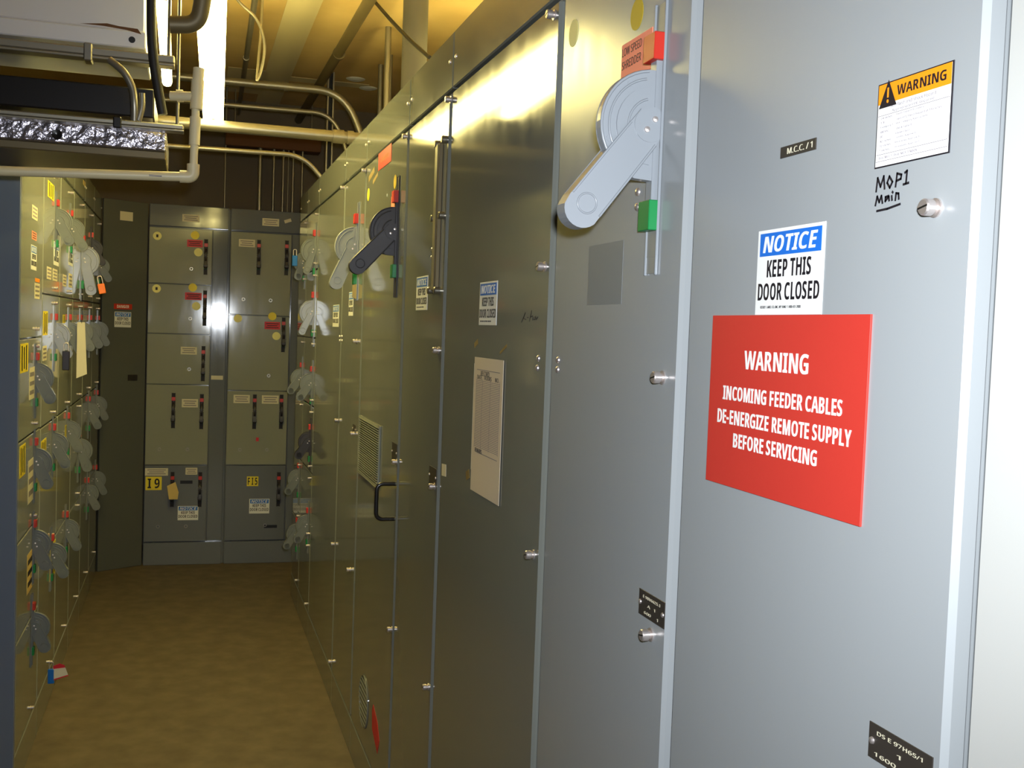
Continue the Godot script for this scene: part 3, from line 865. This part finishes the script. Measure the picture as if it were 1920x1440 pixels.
# ---------------------------------------------------------------- back row
func back_row() -> void:
	var g = "cabinets of the back row"
	var tops = [2.142, 1.79, 1.476, 1.155, 0.642, 0.149]
	var tops2 = [2.142, 1.612, 1.125, 0.642, 0.149]
	var x1 = -0.247
	var x2 = 0.247
	for n in 2:
		var o := cabinet("back", [x1, x2][n], ["back-row cabinet with five doors and yellow 19 label", "back-row cabinet with four doors and yellow F15 label"][n], g)
		var w = 0.494
		part(o, "body", cbox(Vector3(w, H - 0.005, 0.5), 0.003), mats.paint_frame, Vector3(w / 2, (H - 0.005) / 2, -0.276))
		sheet(o, "header_panel", 0.004, w - 0.012, 2.150, H, 0.022, mats.paint_frame)
		sheet(o, "toe_plate", 0.004, w - 0.012, 0.0, 0.145, 0.022, mats.paint_frame)
		sheet(o, "wireway_door", 0.388, w - 0.012, 0.152, 2.142, 0.022, mats.paint_frame)
		var ys: Array = (tops if n == 0 else tops2).duplicate()
		ys.reverse()
		var last = ys.size() - 2
		for i in ys.size() - 1:
			var d := sheet(o, "bucket_door", 0.004, 0.384, ys[i] + 0.002, ys[i + 1] - 0.002, 0.022, mats.paint_frame if i == 0 else mats.paint_green, 0.003)
			var spots = [[[Vector2(-0.0742, 0.4859), Vector2(0.0952, 0.4844)], [Vector2(-0.0777, 0.9896), Vector2(0.0945, 0.9850)], [Vector2(0.0978, 1.2919)], [Vector2(0.1001, 1.6450)], [Vector2(0.0997, 1.9691)]], [[Vector2(0.5878, 0.4837)], [Vector2(0.4228, 0.9893), Vector2(0.5921, 0.9914)], [Vector2(0.5932, 1.4922)], [Vector2(0.4259, 1.9836), Vector2(0.6010, 1.9898)]]][n][i]
			for q in spots:
				disconnector(d, Vector3(q.x - start[o], q.y + 0.01, 0.0) - d.position, 0.62, 80, mats.handle_dark)
			for x in [0.09, 0.26]:
				if spots.size() > 1 or x > 0.1:
					part(d, "push_button", ring_mesh(0.011, 0.007, 0.004), mats.steel, Vector3(x, ys[i] + 0.10, 0.0) - d.position)
		if n == 0:
			for e in [Vector2(-0.1947, 2.0859), Vector2(-0.1932, 1.7565)]:
				var ds := disc(o, "round_sticker", e, 0.026, mats.pale_yellow, "pale yellow round sticker")
				part(ds, "print", cbox(Vector3(0.013, 0.018, 0.0003), 0.0001), mats.ink, Vector3(0, 0, 0.0006))
			for e in [Vector2(0.0321, 2.1030), Vector2(0.0244, 1.7733)]: disc(o, "round_sticker", e, 0.026, mats.yellow, "bright yellow round sticker")
			for e in [Vector2(0.0537, 1.9969), Vector2(0.0479, 1.6563)]: disc(o, "round_sticker", e, 0.026, mats.pale_yellow, "pale yellow round sticker")
			for e in [[0.0317, 2.0510, 0.0946, 0.0448], [0.0289, 1.7179, 0.1013, 0.0461]]: print_label(o, e, mats.magenta_red, mats.ink, "red printed label")
			for e in [[0.0084, 1.3726, 0.0982, 0.0479], [0.0218, 1.0385, 0.0986, 0.0530], [0.0042, 2.2083, 0.1040, 0.0467], [0.0404, 0.6032, 0.0727, 0.0448]]: print_label(o, e, mats.cream, mats.grey_ink, "")
			print_label(o, [-0.1712, 0.5988, 0.1387, 0.0481], mats.cream, mats.grey_ink, "")
			var y := sticker(o, "number_label", [-0.1875, 0.5258, 0.0977, 0.0856], mats.yellow, "yellow label with number 19", 0.001)
			lettering(y, "I 9", Vector3(0, 0, 0.0008), 0.072, 0.062, mats.ink)
			quick_notice(o, [0.0249, 0.3337, 0.1259, 0.0913], false)
			sticker(o, "tape_scrap", [0.0109, 0.5331, 0.0753, 0.0210], mats.black)
			sticker(o, "label", [0.1850, 1.2053, 0.0730, 0.0257], mats.cream)
		else:
			disc(o, "round_sticker", Vector2(0.3053, 1.5885), 0.026, mats.pale_yellow, "pale yellow round sticker")
			disc(o, "round_sticker", Vector2(0.5207, 1.6105), 0.026, mats.yellow, "bright yellow round sticker")
			disc(o, "round_sticker", Vector2(0.5492, 1.4837), 0.026, mats.pale_yellow, "pale yellow round sticker")
			print_label(o, [0.5223, 1.5501, 0.0992, 0.0482], mats.magenta_red, mats.ink, "red printed label")
			for e in [[0.4959, 2.2132, 0.1053, 0.0479], [0.3506, 2.0713, 0.1008, 0.0485], [0.3406, 1.0710, 0.1014, 0.0535], [0.5206, 1.0704, 0.1064, 0.0539]]: print_label(o, e, mats.cream, mats.grey_ink, "")
			sticker(o, "label", [0.6034, 2.2287, 0.0446, 0.0211], mats.cream, "", 0.0008, 20)
			sticker(o, "red_square", [0.4456, 0.8107, 0.0174, 0.0242], mats.magenta_red)
			var y2 := sticker(o, "number_label", [0.4218, 0.5374, 0.0723, 0.0632], mats.yellow, "yellow label with number F15", 0.001)
			lettering(y2, "F I 5", Vector3(0, 0, 0.0008), 0.06, 0.046, mats.ink)
			quick_notice(o, [0.4681, 0.3744, 0.1277, 0.0962], false)
			sticker(o, "nameplate", [0.5427, 0.2399, 0.0824, 0.0191], mats.black)
	var o3 := cabinet("back", 0.741, "back-row cabinet mostly hidden behind the right row", g)
	part(o3, "body", cbox(Vector3(0.494, H - 0.005, 0.5), 0.003), mats.paint_frame, Vector3(0.247, (H - 0.005) / 2, -0.276))
	sheet(o3, "door", 0.004, 0.482, 0.152, 2.142, 0.022, mats.paint_frame)
	sheet(o3, "header_panel", 0.004, 0.482, 2.150, H, 0.022, mats.paint_frame)
	sheet(o3, "toe_plate", 0.004, 0.482, 0.0, 0.145, 0.022, mats.paint_frame)

func print_label(o: Node3D, r: Array, m: Material, ink: Material, label: String) -> void:
	var s := sticker(o, "label", r, m, label)
	for k in 3: part(s, "printed_line", cbox(Vector3(r[2] * (0.8 - 0.15 * (k % 2)), r[3] * 0.10, 0.0002), 0.00005), ink, Vector3(0, r[3] * (0.26 - 0.26 * k), 0.0005))

func corner_panel() -> void:
	var a := Vector3(-0.500, 0, -6.935)
	var b := Vector3(-0.250, 0, -7.09)
	var len := a.distance_to(b)
	var o := thing("corner_panel", "tall dark panel set at an angle between left and back rows", "panel", (a + b) / 2, rad_to_deg(atan2(a.z - b.z, b.x - a.x)))
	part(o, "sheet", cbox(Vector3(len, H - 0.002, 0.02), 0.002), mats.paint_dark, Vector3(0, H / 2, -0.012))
	start[o] = 0.0
	sticker(o, "label", [0.0, 2.19, 0.085, 0.055], mats.cream)
	var s := sticker(o, "danger_sticker", [-0.012, 1.635, 0.12, 0.033], mats.red_flag, "red and white danger sticker")
	lettering(s, "DANGER", Vector3(0, 0, 0.0007), 0.08, 0.018, mats.white)
	quick_notice(o, [-0.012, 1.555, 0.11, 0.095], false)
	sticker(o, "nameplate", [0.06, 1.195, 0.065, 0.038], mats.plate)

# ---------------------------------------------------------------- pipes and conduits overhead
func pipe(label: String, pts: Array, r: float, m: Material, fit = [], called = "conduit", seg = 14) -> void:
	var o := thing(called, label, "pipe", pts[0], 0, "")
	var loc_pts = []
	for p in pts: loc_pts.append(p - pts[0])
	part(o, "pipe_run", tube(loc_pts, r, seg), m)
	for f in fit:
		# coupling: [point, direction, length]
		var d: Vector3 = f[1].normalized() * f[2] * 0.5
		part(o, "coupling", tube([f[0] - pts[0] - d, f[0] - pts[0] + d], r * 1.22, seg), m)

func overhead() -> void:
	var e: Vector3
	pipe("thick grey conduit crossing the aisle below the lamp's far end", [Vector3(-1.0, 2.437, -5.0), Vector3(0.2, 2.437, -5.0), Vector3(1.15, 2.437, -5.0)], 0.026, mats.galvanized, [[Vector3(0.645, 2.437, -5.0), Vector3.RIGHT, 0.05], [Vector3(0.70, 2.437, -5.0), Vector3.RIGHT, 0.03]])
	pipe("high conduit crossing near the ceiling and bending down behind right row", bent([Vector3(-0.6, 2.89, -6.2), Vector3(0.82, 2.90, -6.2), Vector3(0.96, 2.62, -6.2), Vector3(0.97, 2.279, -6.2)], 0.16), 0.022, mats.galvanized, [[Vector3(0.50, 2.8978, -6.2), Vector3.RIGHT, 0.02]])
	pipe("thinner conduit below the high one, bending down behind right row", bent([Vector3(-0.6, 2.77, -6.25), Vector3(0.76, 2.78, -6.25), Vector3(0.86, 2.60, -6.25), Vector3(0.87, 2.279, -6.25)], 0.12), 0.013, mats.galvanized)
	pipe("thin conduit over the back row bending down to right row", bent([Vector3(-0.9, 2.415, -5.6), Vector3(0.55, 2.43, -5.6), Vector3(0.68, 2.279, -5.6)], 0.14), 0.012, mats.galvanized)
	pipe("brown pipe running along the ceiling towards the back wall", [Vector3(0.745, 3.0, -3.2), Vector3(0.73, 3.0, -5.6), Vector3(0.715, 3.0, -7.72)], 0.027, mats.pipe_brown, [[Vector3(0.733, 3.0, -5.75), Vector3(0.01, 0, -2), 0.03]])
	pipe("slim grey conduit running along the ceiling beside the lamp", [Vector3(0.225, 2.985, -3.2), Vector3(0.262, 2.985, -5.5), Vector3(0.30, 2.985, -7.6)], 0.014, mats.galvanized, [[Vector3(0.27, 2.985, -6.0), Vector3(0.02, 0, -2), 0.03]])
	pipe("fat vertical grey pipe rising behind the right row", [Vector3(0.95, 2.279, -4.80), Vector3(0.95, 2.7, -4.80), Vector3(0.95, CEIL, -4.80)], 0.057, mats.riser, [], "riser_pipe", 20)
	pipe("thin vertical conduit left of the fat riser pipe", [Vector3(0.95, 2.279, -5.5), Vector3(0.95, 2.6, -5.5), Vector3(0.95, CEIL, -5.5)], 0.016, mats.galvanized)
	pipe("black ribbed flexible conduit slanting down behind the right row", smooth([Vector3(0.8000, 3.0960, -5.0694), Vector3(0.8200, 2.8931, -4.6643), Vector3(0.8500, 2.7448, -4.3825), Vector3(0.8800, 2.6217, -4.1358)]), 0.008, mats.rubber, [], "flexible_conduit", 10)
	for f in [[665, 171, 1.05, "left"], [682, 178, 1.06, "right"]]:
		var top := Vector3(f[2], CEIL, -6.05 - (0.0 if f[3] == "right" else 0.25))
		pipe("short vertical conduit behind the high bend, %s of the pair" % f[3], [Vector3(top.x, H, top.z), Vector3(top.x, 2.7, top.z), top], 0.015, mats.galvanized)
	# strut post rising behind the right row
	var o := thing("strut_post", "slotted steel strut post standing behind the crossing conduits", "post", Vector3(0.80, H, -6.62))
	for s in [-1, 1]: part(o, "flange", cbox(Vector3(0.010, CEIL - H, 0.04), 0.001), mats.galvanized, Vector3(s * 0.016, (CEIL - H) / 2, 0))
	part(o, "web", cbox(Vector3(0.022, CEIL - H, 0.004), 0.001), mats.slot_plate, Vector3(0, (CEIL - H) / 2, -0.016))
	# conduits that drop into the back row
	var i = 0
	for c in [[0.213, 0.006, "first thin rod"], [0.436, 0.014, "thickest conduit"], [0.525, 0.009, "second slim conduit"], [0.587, 0.009, "third slim conduit"], [0.620, 0.004, "very thin rod"], [0.652, 0.009, "fourth slim conduit"], [0.712, 0.008, "fifth slim conduit"]]:
		pipe("%s dropping into the top of the back row, counted from the left" % c[2], [Vector3(c[0], H + 0.001, -7.32), Vector3(c[0], 2.6, -7.32), Vector3(c[0], CEIL if i == 0 else 2.72, -7.32)], c[1], mats.galvanized, [] if c[1] < 0.007 else [[Vector3(c[0], H + 0.03, -7.32), Vector3.UP, 0.05]], "drop_conduit", 10)
		i += 1
	# tray the slim conduits come from
	var tr := thing("wiring_trough", "dark rusty wiring trough above the back row", "trough", Vector3(0.52, 2.72, -7.36))
	part(tr, "trough_body", cbox(Vector3(0.62, 0.09, 0.14), 0.004), mats.rust, Vector3(0, 0.045, 0))
	part(tr, "cover", cbox(Vector3(0.63, 0.008, 0.15), 0.001), mats.rust, Vector3(0, 0.094, 0))
	for x in [-0.25, 0.25]: part(tr, "hanger_rod", tube([Vector3(x, 0.09, 0), Vector3(x, CEIL - 2.72, 0)], 0.005, 6), mats.steel)
	# cable loop hanging beside the lamp
	var cl = []
	for u in [Vector3(0.1295, 2.9346, -4.6000), Vector3(0.1774, 2.8760, -4.6000), Vector3(0.2384, 2.8250, -4.6000), Vector3(0.2699, 2.7635, -4.6000), Vector3(0.2803, 2.6928, -4.6000), Vector3(0.2692, 2.6152, -4.6000), Vector3(0.2530, 2.5699, -4.6000), Vector3(0.2585, 2.6623, -4.6200), Vector3(0.2657, 2.7775, -4.6400), Vector3(0.2701, 2.9152, -4.6600), Vector3(0.2724, 3.0033, -4.6600)]: cl.append(u)
	pipe("loop of grey cable hanging from the ceiling beside the lamp", smooth(cl), 0.006, mats.galvanized, [], "cable", 8)

# ---------------------------------------------------------------- air handler at the upper left
func air_handler() -> void:
	var D = 3.2
	var a: Vector3 = Vector3(-0.5003, 2.3165, -3.2000)
	var b: Vector3 = Vector3(-0.1305, 2.3220, -3.2000)
	var x1 = b.x
	var x0 = -1.3
	var yb = (a.y + b.y) / 2
	var wd = x1 - x0
	var cx = (x0 + x1) / 2
	var o := thing("air_handler", "light grey sheet metal air handler hanging at the upper left", "air handler", Vector3(cx, yb, -D))
	part(o, "casing", cbox(Vector3(wd, 0.5, 0.40), 0.006), mats.sheet_metal, Vector3(0, 0.295, -0.21))
	part(o, "lower_flange", cbox(Vector3(wd + 0.004, 0.046, 0.408), 0.003), mats.sheet_metal, Vector3(0.0, 0.023, -0.206))
	part(o, "rust_stain", extrude(PackedVector2Array([Vector2(-0.10, 0.0), Vector2(-0.03, 0.008), Vector2(0.0, 0.004), Vector2(0.05, 0.002), Vector2(0.06, -0.012), Vector2(0.02, -0.004), Vector2(-0.04, 0.0)]), 0.0006), mats.rust, Vector3(wd / 2 - 0.07, 0.051, 0.0))
	part(o, "bolt_hole", extrude(arc(Vector2.ZERO, 0.009, 0, 340, 17), 0.001), mats.black, Vector3(wd / 2 - 0.035, 0.022, -0.0015))
	part(o, "red_label", cbox(Vector3(0.07, 0.03, 0.0008), 0.0002), mats.red_plate, Vector3(-0.3396, 2.4398, -3.2000) - Vector3(cx, yb, -D - 0.0005) + Vector3(0, 0, -0.011))
	# two strut rails under it
	var k = 0
	for q in [[Vector3(-0.4940, 2.2973, -3.1600), Vector3(-0.0501, 2.3066, -3.1600), Vector3(-0.0495, 2.2745, -3.1600)], [Vector3(-0.4918, 2.1080, -3.1600), Vector3(-0.0222, 2.1182, -3.1600), Vector3(-0.0218, 2.0976, -3.1600)]]:
		var top = (q[0].y + q[1].y) / 2
		var hh = q[1].y - q[2].y
		var xr = q[1].x
		var rl := thing("strut_rail", ["upper steel strut rail under the grey air handler", "lower steel strut rail above the foil-faced panel"][k], "rail", Vector3((x0 + xr) / 2, top - hh / 2, -3.16))
		part(rl, "rail", cbox(Vector3(xr - x0, hh * 0.72, 0.04), 0.004), mats.galvanized, Vector3(0, hh * 0.1, -0.02))
		part(rl, "rail_lip", cbox(Vector3(xr - x0, hh * 0.22, 0.046), 0.002), mats.galvanized, Vector3(0, -hh * 0.39, -0.02))
		part(rl, "clamp", cbox(Vector3(0.022, hh * 1.5, 0.052), 0.003), mats.steel if k == 0 else mats.black_metal, Vector3([Vector3(-0.2753, 2.2820, -3.1600).x, Vector3(-0.1973, 2.1096, -3.1600).x][k] - (x0 + xr) / 2, 0, -0.02))
		var rod: float = [Vector3(-0.0670, 2.3778, -3.1600).x, Vector3(-0.0404, 2.1755, -3.1600).x][k]
		part(rl, "threaded_rod", tube([Vector3(rod - (x0 + xr) / 2, -hh * 0.3, -0.02), Vector3(rod - (x0 + xr) / 2, CEIL - top + hh / 2, -0.02)], 0.0048, 8), mats.steel)
		k += 1
	# black drain pan and foil-faced panel
	var p0: Vector3 = Vector3(-0.1036, 2.2153, -3.2200)
	var p1: Vector3 = Vector3(-0.1021, 2.1334, -3.2200)
	single("drain_pan", "glossy black pan between the two strut rails", "pan", cbox(Vector3(p0.x - x0, p0.y - p1.y, 0.36), 0.004), mats.black_metal, Vector3((x0 + p0.x) / 2, (p0.y + p1.y) / 2, -3.22 - 0.18))
	var f0: Vector3 = Vector3(-0.0699, 2.1049, -3.2200)
	var f1: Vector3 = Vector3(-0.0687, 2.0434, -3.2200)
	var f2: Vector3 = Vector3(-0.0683, 2.0194, -3.2200)
	var fo := thing("insulation_panel", "crinkled silver foil-faced insulation slab below the lower rail", "insulation", Vector3((x0 + f0.x) / 2, f2.y, -3.22))
	part(fo, "foil_face", cbox(Vector3(f0.x - x0, f0.y - f1.y, 0.40), 0.004), mats.foil, Vector3(0, (f0.y + f1.y) / 2 - f2.y, -0.2))
	part(fo, "bottom_edge", cbox(Vector3(f0.x - x0, f1.y - f2.y - 0.001, 0.395), 0.003), mats.pipe_brown, Vector3(0, (f1.y - f2.y) / 2, -0.2025))
	part(fo, "fastener", lathe([Vector2(0.014, 0), Vector2(0.012, 0.004), Vector2(0.005, 0.002), Vector2(0, 0.001)], 14), mats.black_metal, Vector3(-0.3567, 2.0662, -3.2200) - fo.position, Vector3(90, 0, 0))
	# hoses
	pipe("dark hose dropping past the right end of the air handler", smooth([Vector3(-0.1143, 2.4793, -3.1300), Vector3(-0.1119, 2.3504, -3.1300), Vector3(-0.1034, 2.2649, -3.1300), Vector3(-0.0909, 2.1938, -3.1300), Vector3(-0.0785, 2.1297, -3.1300)]), 0.013, mats.rubber, [], "hose", 12)
	pipe("ribbed grey hose curving between the two strut rails", smooth([Vector3(-0.2165, 2.2574, -3.1000), Vector3(-0.1790, 2.2266, -3.0900), Vector3(-0.1567, 2.1863, -3.0900), Vector3(-0.1505, 2.1442, -3.0900), Vector3(-0.1502, 2.1018, -3.1000)]), 0.010, mats.galvanized, [], "hose", 12)
	pipe("stubby grey hose beside the ribbed one above lower rail", smooth([Vector3(-0.1324, 2.1765, -3.1000), Vector3(-0.1317, 2.1408, -3.1000), Vector3(-0.1406, 2.1027, -3.1000)]), 0.009, mats.galvanized, [], "hose", 12)
	pipe("dark insulated elbow pipe in front of the bright lamp", bent([Vector3(-0.0583, 2.2909, -2.8000), Vector3(0.0095, 2.2975, -2.8000), Vector3(0.0292, 2.4328, -2.7800)], 0.07), 0.021, mats.pipe_brown, [], "elbow_pipe", 16)
	# pvc drain line
	var c0: Vector3 = Vector3(-0.6469, 1.9084, -3.0000)
	var c1: Vector3 = Vector3(0.0050, 1.9489, -3.0000)
	var c2: Vector3 = Vector3(0.0092, 2.2055, -3.0000)
	c0.y = c1.y - 0.028
	var pv := thing("drain_line", "cream plastic drain pipe with an elbow and upright tee", "pipe", c1)
	part(pv, "level_pipe", tube([c0 - c1, Vector3.ZERO], 0.0125, 16), mats.pvc)
	part(pv, "elbow", tube(bent([Vector3(-0.034, -0.001, 0), Vector3.ZERO, Vector3(0, 0.034, 0)], 0.016), 0.0165, 16), mats.pvc)
	part(pv, "upright_pipe", tube([Vector3.ZERO, c2 - c1], 0.0105, 16), mats.pvc)
	var ru: Vector3 = (c2 - c1).normalized()
	part(pv, "hose_sleeve", tube([(c2 - c1) * 0.33, (c2 - c1) * 0.40, (c2 - c1) * 0.62], 0.0140, 16), mats.pvc)
	part(pv, "tee", tube([Vector3(0.0094, 2.1283, -3.0000) - c1, Vector3(0.0119, 2.2057, -3.0000) - c1], 0.0165, 16), mats.pvc)
	part(pv, "tee_branch", tube([Vector3(-0.0565, 2.1609, -3.0200) - c1, Vector3(0.0101, 2.1621, -3.0000) - c1], 0.0125, 16), mats.pvc)
	part(pv, "branch_collar", tube([Vector3(-0.0416, 2.1624, -3.0200) - c1, Vector3(-0.0240, 2.1641, -3.0200) - c1], 0.0165, 16), mats.pvc)
	part(pv, "cap", tube([Vector3(0.0119, 2.2029, -3.0000) - c1, Vector3(0.0140, 2.2368, -3.0000) - c1], 0.0145, 16), mats.pvc)
	part(pv, "printed_mark", cbox(Vector3(0.032, 0.004, 0.0004), 0.0001), mats.grey_ink, Vector3(-0.095, -0.005, 0.0122))

# ---------------------------------------------------------------- locks and tags
func hanging() -> void:
	padlock("orange padlock hanging from the long bright lever on the left", Vector3(-0.4137, 1.7292, -5.6200), mats.lock_orange, 0.9, 1.25, Vector3(0, 0, 12))
	padlock("black padlock hanging on the left row, beside the white tag", Vector3(-0.4578, 1.4278, -4.5400), mats.lock_black, 0.75, 2.3)
	padlock("bright blue padlock at the far end of the right row", Vector3(0.5352, 1.9292, -5.7800), mats.lock_blue, 0.75, 1.7)
	padlock("dark blue padlock on the lowest left handle near the floor", Vector3(-0.4434, 0.3024, -4.0700), mats.lock_blue, 0.6, 2.0)
	var t0: Vector3 = Vector3(-0.4525, 1.5452, -5.1000)
	var o := thing("hang_tag", "long white paper tag hanging on the left row", "tag", t0)
	part(o, "card", extrude(PackedVector2Array([Vector2(-0.018, -0.005), Vector2(0.014, -0.005), Vector2(0.022, -0.16), Vector2(0.026, -0.235), Vector2(-0.018, -0.255)]), 0.001), mats.cream)
	part(o, "string", tube([Vector3(0, -0.01, 0), Vector3(0.004, 0.03, 0), Vector3(0.0, 0.05, 0)], 0.0012, 6), mats.black)
	var t1: Vector3 = Vector3(-0.4153, 0.3163, -4.0700)
	o = thing("danger_tag", "crumpled red-edged danger tag by the floor on the left", "tag", t1)
	part(o, "card", extrude(PackedVector2Array([Vector2(-0.022, -0.002), Vector2(0.0, 0.004), Vector2(0.016, -0.004), Vector2(0.030, -0.045), Vector2(-0.020, -0.055)]), 0.001), mats.cream, Vector3.ZERO, Vector3(0, 15, 0))
	part(o, "red_edge", extrude(PackedVector2Array([Vector2(-0.019, -0.050), Vector2(0.0285, -0.041), Vector2(0.030, -0.045), Vector2(-0.020, -0.055)]), 0.0014), mats.magenta_red, Vector3.ZERO, Vector3(0, 15, 0))
	part(o, "red_heading", extrude(PackedVector2Array([Vector2(-0.022, -0.002), Vector2(0.0, 0.004), Vector2(0.016, -0.004), Vector2(0.019, -0.013), Vector2(-0.021, -0.013)]), 0.0014), mats.magenta_red, Vector3.ZERO, Vector3(0, 15, 0))
	var t2: Vector3 = Vector3(0.6002, 1.7185, -3.9700)
	o = thing("hang_tag", "tan card tag hanging behind the grey handle on the right", "tag", t2)
	part(o, "card", extrude(PackedVector2Array([Vector2(-0.022, 0.0), Vector2(0.018, 0.012), Vector2(0.020, -0.035), Vector2(0.0, -0.052), Vector2(-0.022, -0.045)]), 0.001), mats.manila, Vector3.ZERO, Vector3(0, 20, 0))
	var t3: Vector3 = Vector3(-0.0699, 0.4932, -6.9800)
	o = thing("hang_tag", "tan card tag on the lower left handle of the back row", "tag", t3)
	part(o, "card", extrude(PackedVector2Array([Vector2(-0.035, 0.03), Vector2(0.015, 0.055), Vector2(0.035, -0.01), Vector2(0.030, -0.055), Vector2(-0.022, -0.055)]), 0.001), mats.manila)
